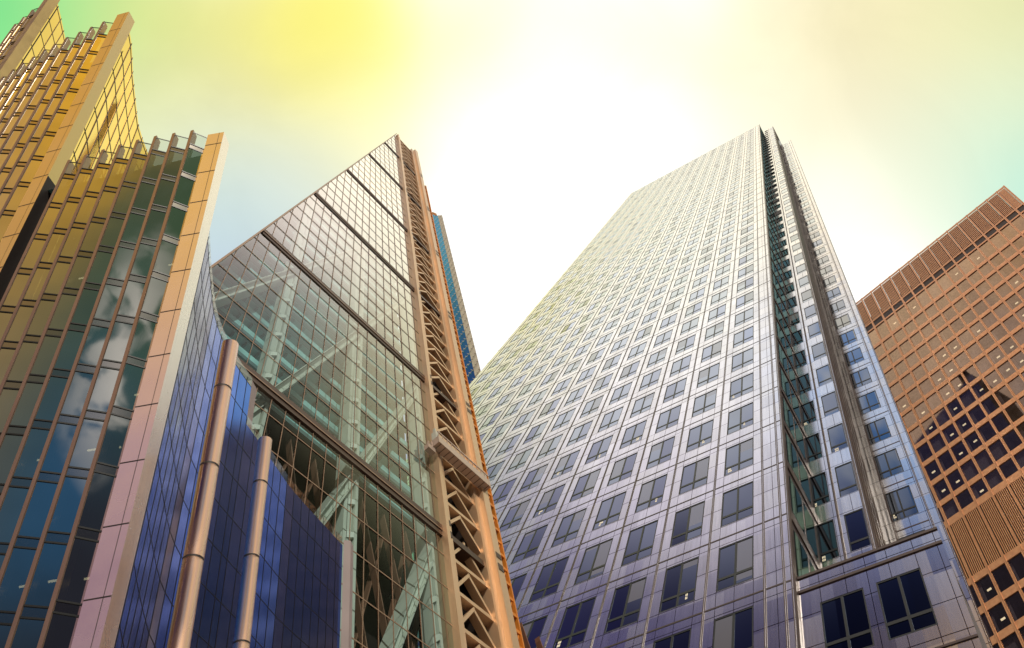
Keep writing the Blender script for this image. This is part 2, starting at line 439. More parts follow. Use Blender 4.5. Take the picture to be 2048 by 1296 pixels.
class MB:
    def __init__(self, F):
        self.F = F; self.v = []; self.f = []; self.m = []; self.uv = []
    def poly(self, pts, mat=0, uvs=None, raw=False):
        b = len(self.v)
        P = [p if raw else self.F(*p) for p in pts]
        self.v += P
        self.f.append(tuple(range(b, b + len(P)))); self.m.append(mat)
        if uvs is None:
            uvs = [(p[0], p[1]) for p in pts] if not raw else [(0, 0)] * len(P)
        self.uv += list(uvs)
    def box(self, u0, u1, v0, v1, w0, w1, mat=0):
        c = [(u, v, w) for u in (u0, u1) for v in (v0, v1) for w in (w0, w1)]
        self.hexa(c, mat)
    def hexa(self, c, mat=0):
        """8 corners ordered (a,b,c) binary"""
        q = [(0, 1, 3, 2), (4, 6, 7, 5), (0, 4, 5, 1), (2, 3, 7, 6), (0, 2, 6, 4), (1, 5, 7, 3)]
        for f in q:
            self.poly([c[i] for i in f], mat)
    def bar(self, a, b, hu, hv, hw, mat=0):
        """prism between two frame points with half extents across"""
        c = []
        for p in (a, b):
            for sv in (-1, 1):
                for sw in (-1, 1):
                    c.append((p[0] + hu * sv, p[1] + hv * sv, p[2] + hw * sw))
        self.hexa(c, mat)
    def build(self, name, mats, parent=None, anchor=None, kind=None, label=None, fix=True, smooth=False):
        me = bpy.data.meshes.new(name)
        org = anchor if anchor is not None else (parent_origin(parent) if parent else Vector((0, 0, 0)))
        me.from_pydata([tuple(p - org) for p in self.v], [], self.f)
        for mm in (mats if isinstance(mats, (list, tuple)) else [mats]):
            me.materials.append(MATS[mm])
        me.polygons.foreach_set("material_index", self.m)
        ul = me.uv_layers.new(name="UVMap")
        flat = [x for p in self.uv for x in p]
        ul.data.foreach_set("uv", flat)
        if fix:
            bm = bmesh.new(); bm.from_mesh(me)
            bmesh.ops.remove_doubles(bm, verts=bm.verts, dist=1e-4)
            bmesh.ops.recalc_face_normals(bm, faces=bm.faces)
            bm.to_mesh(me); bm.free()
        if smooth:
            me.polygons.foreach_set("use_smooth", [True] * len(me.polygons))
        me.update()
        o = bpy.data.objects.new(name, me); COL.objects.link(o)
        if parent: o.parent = parent
        if anchor is not None:
            o.location = anchor - (parent_origin(parent) if parent else Vector((0, 0, 0)))
        if kind: o["kind"] = kind
        if label: o["label"] = label
        return o

ORIGINS = {}
def parent_origin(o):
    p = Vector((0, 0, 0))
    while o is not None:
        p = p + Vector(o.location); o = o.parent
    return p

def thing(name, label, cat, loc, group=None):
    o = bpy.data.objects.new(name, None); COL.objects.link(o)
    o.location = loc; o["label"] = label; o["category"] = cat
    if group: o["group"] = group
    return o

def to_px(P):
    d = P - EYE
    z = d.dot(cf)
    if z <= 0.01: return (-9999, -9999, z)
    return (1024 + 1750 * d.dot(cr) / z, 648 - 1750 * d.dot(cu) / z, z)

def copy_tree(o, parent, loc):
    c = o.copy(); COL.objects.link(c); c.parent = parent; c.location = loc
    for ch in o.children:
        d = ch.copy(); COL.objects.link(d); d.parent = c
    return c

def ground_v(F, u, w=0.0):
    """v at which the line (u, ., w) meets z = -0.5"""
    p = F(u, 0, w)
    return (-0.5 - p.z) / F.V.z

# ------------------------------------------------------------------ ground
def ground():
    bm = bmesh.new()
    vs = [bm.verts.new(p) for p in ((-1500, -1500, 0), (1500, -1500, 0), (1500, 1500, 0), (-1500, 1500, 0))]
    bm.faces.new(vs)
    me = bpy.data.meshes.new("ground"); bm.to_mesh(me); bm.free(); me.materials.append(MATS["ground_paving"])
    o = bpy.data.objects.new("ground", me); COL.objects.link(o); o["kind"] = "structure"
ground()

def window_set(F, root, cells, proto_fn, name="window", pane="pane", limit=100):
    """cells: (u, v, w, key) anchors. The largest in the picture become window parts, the rest one stuff part.
    proto_fn(MBframe, MBpane, u, v, w) adds one window."""
    def size(c):
        x, y, z = to_px(F(*c[:3]))
        inside = -60 < x < 2108 and -60 < y < 1356
        return (1 if inside else 0, -z)
    cells = sorted(cells, key=size, reverse=True)
    return cells[:limit], cells[limit:]

# ================================================================== steel tower
def steel_tower():
    F = Frame((1.84115036, -2.02657029, 6.36625494), (0.42353737, 0.21520491, -0.14739145),
              (0.25470388, 0.29141237, 0.92206549), (0.48646283, -0.86269061, 0.13827081), 15.0)
    root = thing("steel_office_tower", "tall pale steel office tower with a grid of square windows and a notched corner",
                 "skyscraper", Vector((F(-7, 0, 0).x, F(-7, 0, 0).y, 0)))
    UL, TOP = -14.3, 42.0
    VB = -4
    MAT = ["steel_cladding", "recess_metal"]
    # ---- main face with openings
    b = MB(F)
    def face_with_openings(b, u0, u1, openings, v0, v1, w, depth=.008):
        """openings: list of (ua, ub) per floor row; window rows v in [i+.37, i+1.02]"""
        rows = list(range(v0, v1))
        edges = [u0] + [e for o in openings for e in o] + [u1]
        for i in rows:
            a, c = i + .37, i + 1.02
            b.poly([(u0, i + .02 if i > v0 else i, w), (u1, i + .02 if i > v0 else i, w), (u1, a, w), (u0, a, w)])
            for k in range(0, len(edges), 2):
                if edges[k + 1] - edges[k] > 1e-3:
                    b.poly([(edges[k], a, w), (edges[k + 1], a, w), (edges[k + 1], c, w), (edges[k], c, w)])
            for (p, q) in openings:      # reveals
                b.poly([(p, a, w), (q, a, w), (q, a, w + depth), (p, a, w + depth)])
                b.poly([(p, c, w), (q, c, w), (q, c, w + depth), (p, c, w + depth)])
                b.poly([(p, a, w), (p, c, w), (p, c, w + depth), (p, a, w + depth)])
                b.poly([(q, a, w), (q, c, w), (q, c, w + depth), (q, a, w + depth)])
        b.poly([(u0, v1 + .02, w), (u1, v1 + .02, w), (u1, v1 + .35, w), (u0, v1 + .35, w)])
    main_open = [(-k - .81, -k - .185) for k in range(13, -1, -1)]
    face_with_openings(b, UL, .45, main_open, VB, 41, 0.0)
    b.build("wall", MAT, root, fix=False, label="broad front wall of brushed steel panels")
    # ---- set-back bays
    b = MB(F)
    W1, W2 = .65, 1.65
    face_with_openings(b, .45, 1.43, [(.42 + .03, .80), (1.0, 1.37)], 0, 44, W1)
    b.build("wall", MAT, root, fix=False, label="narrow set back wall of two window columns")
    b = MB(F)
    face_with_openings(b, 1.22, 2.43, [(1.45, 2.05)], 0, 43, W2)
    # outer return
    b.poly([(2.43, 0, W2), (2.43, 43.35, W2), (1.85, 43.35, 3.6), (1.85, 0, 3.6)])
    b.build("wall", MAT, root, fix=False, label="outer set back wall with one window column")
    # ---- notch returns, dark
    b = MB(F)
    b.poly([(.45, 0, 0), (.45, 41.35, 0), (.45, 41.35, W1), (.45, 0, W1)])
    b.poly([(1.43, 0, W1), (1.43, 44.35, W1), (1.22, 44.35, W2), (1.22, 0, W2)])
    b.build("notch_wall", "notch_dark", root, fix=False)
    b = MB(F)
    for i in range(0, 41):
        b.poly([(.455, i + .34, .08), (.455, i + 1.02, .08), (.455, i + 1.02, .34), (.455, i + .34, .34)], 0)
        b.poly([(.455, i + .34, .38), (.455, i + 1.02, .38), (.455, i + 1.02, .60), (.455, i + .34, .60)], 0)
        b.box(.45, .475, i + .12, i + .20, 0.0, W1, 1)
    b.build("notch_glazing", ["recess_glass", "bronze_rail"], root, fix=False)
    # ---- solid body, so that it stands as a building from any side
    b = MB(F)
    b.poly([(UL, VB, 0), (UL, 41.35, 0), (UL, 41.35, 3.6), (UL, VB, 3.6)])
    b.poly([(UL, 41.35, 0), (.45, 41.35, 0), (.45, 41.35, 3.6), (UL, 41.35, 3.6)])
    b.poly([(.45, 44.35, W1), (1.43, 44.35, W1), (1.43, 44.35, 3.6), (.45, 44.35, 3.6)])
    b.poly([(.45, 41.35, W1), (.45, 44.35, W1), (.45, 44.35, 3.6), (.45, 41.35, 3.6)])
    b.poly([(1.43, 43.35, W2), (2.43, 43.35, W2), (1.85, 43.35, 3.6)])
    b.poly([(UL, VB, 3.6), (1.85, VB, 3.6), (1.85, 43.35, 3.6), (UL, 43.35, 3.6)])
    b.build("rear_body", ["steel_cladding"], root, fix=False)
    # ---- podium block at the right, with ledge
    LW = .02
    b = MB(F)
    b.poly([(.50, .16, LW), (2.56, .14, LW), (2.40, .14, W2), (.50, .16, W2)])
    lo = [(.79, 1.41), (1.59, 2.20)]
    def low_face():
        v1 = .16
        rows = [(-.83, -.20), (-1.86, -1.23), (-2.89, -2.26), (-3.92, -3.29)]
        edges = [.50, .79, 1.41, 1.59, 2.20, 2.58]
        top = v1
        for (a, c) in rows:
            b.poly([(.50, c, LW), (2.58, c, LW), (2.58, top, LW), (.50, top, LW)])
            for k in (0, 2, 4):
                b.poly([(edges[k], a, LW), (edges[k + 1], a, LW), (edges[k + 1], c, LW), (edges[k], c, LW)])
            for (p, q) in lo:
                for s in (a, c):
                    b.poly([(p, s, LW), (q, s, LW), (q, s, LW + .05), (p, s, LW + .05)])
                for s in (p, q):
                    b.poly([(s, a, LW), (s, c, LW), (s, c, LW + .05), (s, a, LW + .05)])
            top = a
        b.poly([(2.58, -4, LW), (2.58, .14, LW), (1.95, .14, 3), (1.95, -4, 3)])
    low_face()
    b.build("podium_wall", "steel_cladding", root, fix=False)
    for (a, c, d) in ((.16, .19, -.02), (-.02, .01, -.02), (-1.05, -1.03, -.015), (-2.08, -2.05, -.015)):
        b = MB(F)
        b.box(.50, 2.58, a, c, LW + d * .5, LW + .004)
        b.build("podium_rail", "bronze_rail", root)
    # ---- railing on the ledge
    b = MB(F)
    b.box(.56, 2.35, .315, .33, .10, .115)
    b.box(.56, 2.35, .25, .258, .10, .11)
    for u in (.56, .92, 1.28, 1.64, 2.0, 2.35):
        b.box(u - .008, u + .008, .165, .33, .10, .115)
    b.build("railing", "bronze_rail", root)
    # ---- vertical rails on every bay line, pairs on the corner
    for u in [-k for k in range(15)] + [.312, .44]:
        b = MB(F)
        b.box(u - .021, u - .006, VB, 41.5, -.004, -.001)
        b.box(u + .006, u + .021, VB, 41.5, -.004, -.001)
        b.build("vertical_rail", "bronze_rail", root)
    for (u, w, v1) in ((.47, .0, .3), (.90, W1, 44.4), (1.40, W1, 44.4), (1.27 + .2, W2, 43.5), (2.24, W2, 43.5), (2.42, W2, 43.5)):
        b = MB(F)
        v0 = -4 if w == 0 else .1
        if w == 0:
            b.box(.452, .478, v0, 41.4, -.01, .03); b.box(.484, .50, v0, .2, -.02, .05)
        else:
            b.box(u - .02, u - .005, v0, v1, w - .012, w - .001); b.box(u + .005, u + .02, v0, v1, w - .012, w - .001)
        b.build("vertical_rail", "bronze_rail", root)
    # ---- floor rails
    for i in range(VB, 42):
        b = MB(F)
        for k in range(15):
            u0 = max(UL, -k - 1 + .024) if k < 14 else UL
            u1 = -k - .024
            if u1 > u0: b.box(u0, u1, i + .152, i + .170, -.003, -.0008)
        b.box(.024, .288, i + .152, i + .170, -.003, -.0008)
        b.box(.336, .416, i + .152, i + .170, -.003, -.0008)
        b.build("floor_rail", "bronze_rail", root)
    # rails of the set back bays: one mesh per storey
    for i in range(0, 43):
        b = MB(F)
        b.box(1.47, 2.2, i + .152, i + .170, W2 - .003, W2 - .0008)
        b.build("floor_rail", "bronze_rail", root) if i < 20 else b.build("floor_rail", "bronze_rail", root)
    # ---- windows
    def win(fr, pn, u0, u1, v0, v1, w, mull=True):
        t, tv, d = .020, .018, .0085
        fr.box(u0, u0 + t, v0, v1, w + .002, w + d); fr.box(u1 - t, u1, v0, v1, w + .002, w + d)
        fr.box(u0 + t, u1 - t, v0, v0 + tv, w + .002, w + d); fr.box(u0 + t, u1 - t, v1 - tv, v1, w + .002, w + d)
        vt = v0 + (v1 - v0) * .255
        fr.box(u0 + t, u1 - t, vt - .016, vt + .016, w + .0025, w + d - .001)
        if mull:
            um = (u0 + u1) / 2
            fr.box(um - .018, um + .018, v0 + tv, vt - .0161, w + .0022, w + d - .002)
            fr.box(um - .018, um + .018, vt + .0161, v1 - tv, w + .0022, w + d - .002)
        pn.poly([(u0 + t * .5, v0, w + .0065), (u1 - t * .5, v0, w + .0065), (u1 - t * .5, v1, w + .0065), (u0 + t * .5, v1, w + .0065)])
    kinds = {"main": (-.81, -.185, .37, 1.02, 0.0, True), "c1": (.45, .80, .33, 1.02, W1, False), "c2": (1.0, 1.37, .33, 1.02, W1, False),
             "c3": (1.45, 2.05, .37, 1.02, W2, True), "low1": (.79, 1.41, -.83, -.20, LW, True), "low2": (1.59, 2.20, -.83, -.20, LW, True)}
    cells = []
    for k in range(14):
        for i in range(VB, 41): cells.append((-k, i, 0, "main"))
    for i in range(0, 44): cells += [(0, i, W1, "c1"), (0, i, W1, "c2")]
    for i in range(0, 43): cells.append((0, i, W2, "c3"))
    for i in range(0, 4): cells += [(0, -1.03 * i, LW, "low1"), (0, -1.03 * i, LW, "low2")]
    def area(c):
        u0, u1, v0, v1, w, _ = kinds[c[3]]
        q = [to_px(F(a + c[0], e + c[1], w)) for a, e in ((u0, v0), (u1, v0), (u1, v1), (u0, v1))]
        if any(p[2] < .5 for p in q): return 0
        cx = sum(p[0] for p in q) / 4; cy = sum(p[1] for p in q) / 4
        if not (-20 < cx < 2068 and -20 < cy < 1330): return 0
        return abs(sum(q[i][0] * q[(i + 1) % 4][1] - q[(i + 1) % 4][0] * q[i][1] for i in range(4))) / 2
    cells.sort(key=area, reverse=True)
    protos = {}
    rnd = random.Random(11)
    base = parent_origin(root)
    for c in cells[:100]:
        u0, u1, v0, v1, w, mu = kinds[c[3]]
        if c[3] not in protos:
            fr, pn = MB(F), MB(F)
            win(fr, pn, u0 + c[0], u1 + c[0], v0 + c[1], v1 + c[1], w, mu)
            an = F(u0 + c[0], v0 + c[1], w)
            o = fr.build("window", "black_frame", root, anchor=an)
            p = pn.build("pane", "groove_glass" if c[3] == "c1" else "tower_glass", o, fix=False)
            protos[c[3]] = o
        else:
            copy_tree(protos[c[3]], root, F(u0 + c[0], v0 + c[1], w) - base)
        if rnd.random() < .34 and c[1] < 5:
            b = MB(F)
            uu = u0 + c[0] + (u1 - u0) * rnd.choice((.12, .22, .62, .72)); vv = v0 + c[1] + (v1 - v0) * rnd.uniform(.05, .14)
            for r in range(2):
                for q in range(rnd.randint(2, 4)):
                    b.box(uu + q * .022, uu + q * .022 + .011, vv + r * .045, vv + r * .045 + .032, w + .0048, w + .0062)
            b.build("ceiling_light", "office_light", root)
    fr, pn, pg = MB(F), MB(F), MB(F)
    for c in cells[100:]:
        u0, u1, v0, v1, w, mu = kinds[c[3]]
        win(fr, pg if c[3] == "c1" else pn, u0 + c[0], u1 + c[0], v0 + c[1], v1 + c[1], w, mu)
    o = fr.build("window", "black_frame", root, kind="stuff")
    pn.build("pane", "tower_glass", o, fix=False)
    pg.build("pane", "groove_glass", o, fix=False)
    # ribs down the second notch
    for t in (.2, .4, .6, .8):
        u = 1.43 + (1.22 - 1.43) * t; w = W1 + (W2 - W1) * t
        b = MB(F)
        b.box(u, u + .022, 0.1, 43.3, w - .03, w + .03)
        b.build("notch_rib", "bronze_rail", root)
steel_tower()

# ================================================================== glass wedge
GF = Frame((-1.07237106, 1.76686675, 8.08616094), (0.03138585, -0.03218365, 0.02140347),
           (-0.14272188, 0.39592746, 0.90712287), (-0.75729955, -0.63379598, 0.15748034), 17.4)

def glass_wedge():
    F = GF
    root = thing("glass_wedge_tower", "slanted glass wedge tower with white braces behind its glazing and a steel ladder edge",
                 "skyscraper", Vector((F(-5, 0).x, F(-5, 0).y, 0)))
    VBOT = -7.95
    ul = lambda v: 3.5 * (v + .055)            # silhouette: u of the raking edge at level v (v < 0)
    vt = lambda u: u / 3.5 - .055
    UMIN = -22.0
    f7 = 1 / 7.0
    # glazing, one panel per seven storeys, with its mullions and transoms
    for n in range(0, 8):
        top = -n - .065 if n else -.055
        bot = max(-(n + 1), VBOT)
        if bot >= top: continue
        b = MB(F)
        a0, a1 = max(UMIN, ul(top)), max(UMIN, ul(bot))
        b.poly([(a1, bot, 0), (-.02, bot, 0), (-.02, top, 0), (min(a0, -.02), top, 0)])
        g = b.build("glazing", "wedge_glass", root, fix=False)
        b = MB(F)
        for k in range(1, 23):
            u = -k + .48
            t = min(top, vt(u))
            if t > bot + .01:
                b.box(u - .015, u + .015, bot, t, -.0025, -.0006)
        for j in range(1, 7):
            v = -n - j * f7
            if v < bot: break
            b.box(max(UMIN, ul(v)), -.02, v - .0018, v + .0018, -.002, -.0007)
        b.build("mullions", "wedge_mullion", g)
    # raking edge trim
    b = MB(F)
    b.bar((ul(VBOT), VBOT, .004), (0, -.055, .004), .08, 0.004, .012)
    b.build("edge_trim", "wedge_mullion", root)
    for n in range(1, 8):
        b = MB(F)
        v = -n
        u0 = ul(v)
        b.box(u0, .15, v - .026, v - .002, -.006, .012, 0)
        b.box(u0, .15, v - .054, v - .030, -.004, .012, 0)
        b.box(u0, .1, v - .0305, v - .0255, -.0068, -.0055, 1)
        b.build("megaframe_beam", ["wedge_beam", "wedge_mullion"], root)
    # interior: floors, columns, braces, core
    for k in range(0, 51):
        v = -k * f7 - .02
        u0 = ul(v) + .3
        if u0 > -1.2 or k > 41: continue
        u0 = max(u0, UMIN)
        b = MB(F)
        b.box(u0, -.35, v - .030, v, .085, .62, 0)
        # edge beam and soffit ribs
        b.box(u0, -.35, v - .050, v - .030, .085, .10, 1)
        u = -.7
        while u > u0:
            b.box(u - .05, u + .05, v - .048, v - .0302, .11, .60, 1)
            u -= 1.0
        b.build("floor_slab", ["teal_soffit", "slab_edge"], root)
    for (u0, u1) in ((-7.40, -6.55), (-14.0, -13.3), (-.75, -.3), (-20.6, -20.0)):
        b = MB(F)
        t = vt(u0) - .02
        b.box(u0, u1 - .28, VBOT, t, .030, .070)
        b.box(u1 - .2, u1, VBOT, t, .022, .060)
        k = 0
        for j in range(1, 51):       # brackets at each storey
            v = -j * f7
            if v < t - .03:
                b.hexa([(u0 - .02, v - .06, .035), (u0 - .02, v - .06, .06), (u0 - .02, v - .03, .035), (u0 - .02, v - .03, .06),
                        (u1 - .25, v - .05, .02), (u1 - .25, v - .05, .06), (u1 - .25, v - .03, .02), (u1 - .25, v - .03, .06)])
        b.build("column", "white_steel", root)
    for n in range(1, 8):
        # v = -n - .06 + .145 u
        ua, ub = -.4, -20.5
        v0 = lambda u: -n - .06 + .145 * u
        # clip to the raking edge
        u = ua
        while u > ub and v0(u) < vt(u) - .02 and v0(u) > VBOT: u -= .1
        if ua - u < 1: continue
        b = MB(F)
        b.bar((ua, v0(ua), .055), (u, v0(u), .055), 0, .028, .022)
        b.bar((ua, v0(ua) + .036, .05), (u, v0(u) + .036, .05), 0, .004, .03)
        b.bar((ua, v0(ua) - .036, .05), (u, v0(u) - .036, .05), 0, .004, .03)
        b.build("brace", "white_steel", root)
    b = MB(F)
    b.poly([(ul(-5.95), -5.95, .55), (4.9, -5.95, .55), (4.9, -.2, .55), (0.2, -.2, .55)])
    b.build("core_wall", "core_wall", root, fix=False)
    # the open hall below the lowest office floor: dark timber lining with exposed diagonal framing
    b = MB(F)
    b.poly([(UMIN, VBOT, .32), (4.9, VBOT, .32), (4.9, -5.96, .32), (UMIN, -5.96, .32)])
    b.poly([(UMIN, -5.955, .085), (0.2, -5.955, .085), (4.9, -5.955, .6), (UMIN, -5.955, .6)])
    h = b.build("hall_lining", "hall_timber", root, fix=False)
    b = MB(F)
    for k in range(-14, 26):
        b.bar((-k * 1.9 - .2, -5.97, .13), (-k * 1.9 - 8.5, VBOT, .13), 0, .010, .010)
        b.bar((-k * 1.9 - 8.5, -5.97, .11), (-k * 1.9 - .2, VBOT, .11), 0, .010, .010)
    b.build("hall_framing", "hall_frame", h)
    # ---- ladder edge: two chords, storey beams, chevron braces over a dark recess
    for (a0, a1, t0) in ((.0, .75, -.12), (3.95, 5.15, -.035)):
        b = MB(F)
        b.box(a0, a1, VBOT, t0, -.012, .05)
        if a0 > 1:
            b.box(a0 + .55, a1 + .02, VBOT, t0, -.032, -.012)
        else:
            b.box(a0, a0 + .3, VBOT, t0, -.022, -.012)
        b.build("chord", "ladder_steel", root)
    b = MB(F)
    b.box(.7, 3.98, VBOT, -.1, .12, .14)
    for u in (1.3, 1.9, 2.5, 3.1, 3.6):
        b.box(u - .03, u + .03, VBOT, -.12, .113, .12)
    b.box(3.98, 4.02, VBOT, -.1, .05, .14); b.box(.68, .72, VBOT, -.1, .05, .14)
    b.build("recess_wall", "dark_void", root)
    for n in range(1, 8):
        b = MB(F)
        b.box(.75, 4.9, -n - .035, -n - .008, -.004, .10)
        for (c, d, z) in ((.36, .70, -.0122), (4.62, 5.10, -.0322)):       # dark node boxes on the chords
            b.box(c, d, -n - .045, -n - .015, z - .0015, z)
            b.box(c, d, -n + .015, -n + .040, z - .0015, z)
        b.build("node_plate", "wedge_beam", root)
    for k in range(1, 56):
        v = -k * f7 + .02
        if k % 7 == 0: continue
        b = MB(F)
        b.bar((.7, v, .012), (4.05, v, .012), 0, .0080, .014)
        b.build("storey_beam", "ladder_steel", root)
    for k in range(1, 55):
        v = -k * f7 + .02
        lo = v - f7
        if k % 7 == 6: lo += .01
        b = MB(F)
        b.bar((2.30, v - .012, .012), (.72, lo + .012, .012), .0, .0092, .012)
        b.bar((2.20, v - .012, .014), (4.02, lo + .012, .014), .0, .0092, .012)
        b.build("chevron_brace", "ladder_steel", root)
    # ---- orange lift shaft beside the ladder
    b = MB(F)
    b.box(5.12, 6.95, VBOT, -.95, .022, .30)
    s = b.build("lift_shaft", "lift_glass", root)
    b = MB(F)
    for u in (5.35, 6.12, 6.88):
        b.box(u - .06, u + .06, VBOT, -.95, .004, .0215)
    k = 0
    v = -1.0
    while v > VBOT:
        b.box(5.41, 6.82, v - .007, v + .007, .006, .0213)
        if k % 2 == 0: b.bar((5.41, v, .014), (6.06, v - .07, .014), 0, .006, .005)
        else: b.bar((6.82, v, .014), (6.18, v - .07, .014), 0, .006, .005)
        v -= f7 / 2; k += 1
    b.build("lift_frame", "lift_orange", s)
    # roof and flank so that it is a solid from elsewhere
    b = MB(F)
    b.poly([(ul(VBOT), VBOT, .02), (-.02, -.06, .02), (-.02, -.06, 1.2), (ul(VBOT), VBOT, 1.2)])
    b.build("raking_roof", "core_wall", root, fix=False)
    b = MB(F)
    b.poly([(5.1, VBOT, .33), (5.1, -.1, .33), (5.1, -.1, 1.2), (5.1, VBOT, 1.2)])
    b.build("flank", "pale_cladding", root, fix=False)
glass_wedge()

def cradle():
    F = GF
    root = thing("cleaning_cradle", "long steel window cleaning cradle hung across the ladder edge of the glass wedge tower", "cradle", F(2.2, -5.6, -.055))
    b = MB(F)
    b.box(-.55, 5.0, -5.605, -5.565, -.055, -.020)
    b.build("platform", "cradle_metal", root)
    b = MB(F)
    b.box(-.55, 5.0, -5.540, -5.534, -.056, -.052)
    for i in range(13):
        u = -.5 + i * .455
        b.box(u - .02, u + .02, -5.565, -5.535, -.0555, -.0525)
    b.build("guard_rail", "cradle_metal", root)
    for u in (-.4, 4.85):
        b = MB(F)
        b.box(u - .15, u + .15, -5.565, -5.52, -.045, -.025)
        b.box(u - .05, u + .05, -5.52, -5.49, -.040, -.030)
        b.build("hoist", "white_steel", root)
    b = MB(F)
    b.box(-1.25, -.55, -5.655, -5.630, -.035, -.015)
    b.box(-.75, -.68, -5.630, -5.585, -.03, -.022); b.box(-1.1, -1.03, -5.630, -5.60, -.03, -.022)
    b.build("outrigger", "cradle_metal", root)
    b = MB(F)
    for i in range(12):
        u = -.3 + i * .46
        b.box(u - .012, u + .012, -5.6065, -5.605, -.054, -.021)
    b.build("seam", "wedge_beam", root)
cradle()

# ================================================================== slab tower behind
def slab_tower():
    s = 43.5
    V = wv(-0.14272188, 0.39592746, 0.90712287) * s
    def at(x, y, z): return wv(x, y, z) * s + EYE
    L0, M0, R0 = at(-.366, -.573, 7.6), at(-.308, -.512, 7.6), at(-.265, -.443, 7.65)
    back = wv(-.55, -.45, .70) * s * 1.0
    dn = 6.9
    root = thing("slender_slab_tower", "slender blue glazed tower with a cream edge just behind the ladder edge", "tower",
                 Vector((M0.x, M0.y, 0)))
    def prism(name, A, B, h0, h1, mat, ribs=0, rmat=None, h1b=None):
        b = MB(None)
        h1b = h1 if h1b is None else h1b
        q = [A - V * h0, B - V * h0, B + V * h1b, A + V * h1]
        r = [p + back for p in q]
        for f in ([q[0], q[1], q[2], q[3]], [r[1], r[0], r[3], r[2]], [q[1], r[1], r[2], q[2]], [r[0], q[0], q[3], r[3]], [q[3], q[2], r[2], r[3]]):
            b.poly(f, raw=True)
        o = b.build(name, mat, root, fix=False)
        if ribs:
            nrm = (B - A).cross(V).normalized()
            if nrm.dot(EYE - A) < 0: nrm = -nrm
            for i in range(ribs):
                c = MB(None)
                t = -h0 + (h1 + h0) * i / ribs
                for k in range(3):
                    a = A.lerp(B, k / 3 + .04); e = A.lerp(B, k / 3 + .30)
                    dz = .012 * (k - 1)
                    p0 = a + V * (t + dz) + nrm * .3; p1 = e + V * (t + dz - .05) + nrm * .3
                    c.poly([p0, p1, p1 + V * .012, p0 + V * .012], raw=True)
                p0 = A + V * (t - .02) + nrm * .25; p1 = B + V * (t - .02) + nrm * .1
                c.poly([p0, p1, p1 + V * .006, p0 + V * .006], raw=True)
                c.build("spandrel", rmat, o, fix=False)
        return o
    prism("glass_shaft", L0, M0, dn, 5.40, "cyan_glass", 72, "pale_cladding", 5.12)
    prism("cream_shaft", M0 + (R0 - M0) * .02, R0, dn, 5.14, "pale_cladding", 72, "fin_metal", 4.92)
    b = MB(None)
    c0 = L0.lerp(M0, .15) + V * 5.36; c1 = L0.lerp(M0, .85) + V * 5.12
    q = [c0, c1, c1 + V * .14, c0 + V * .14]
    for f in (q, [p + back * .3 for p in q]): b.poly(f, raw=True)
    b.poly([q[3], q[2], q[2] + back * .3, q[3] + back * .3], raw=True)
    b.poly([q[1], q[2], q[2] + back * .3, q[1] + back * .3], raw=True)
    b.build("plant_room", "lift_orange", root, fix=False)
slab_tower()

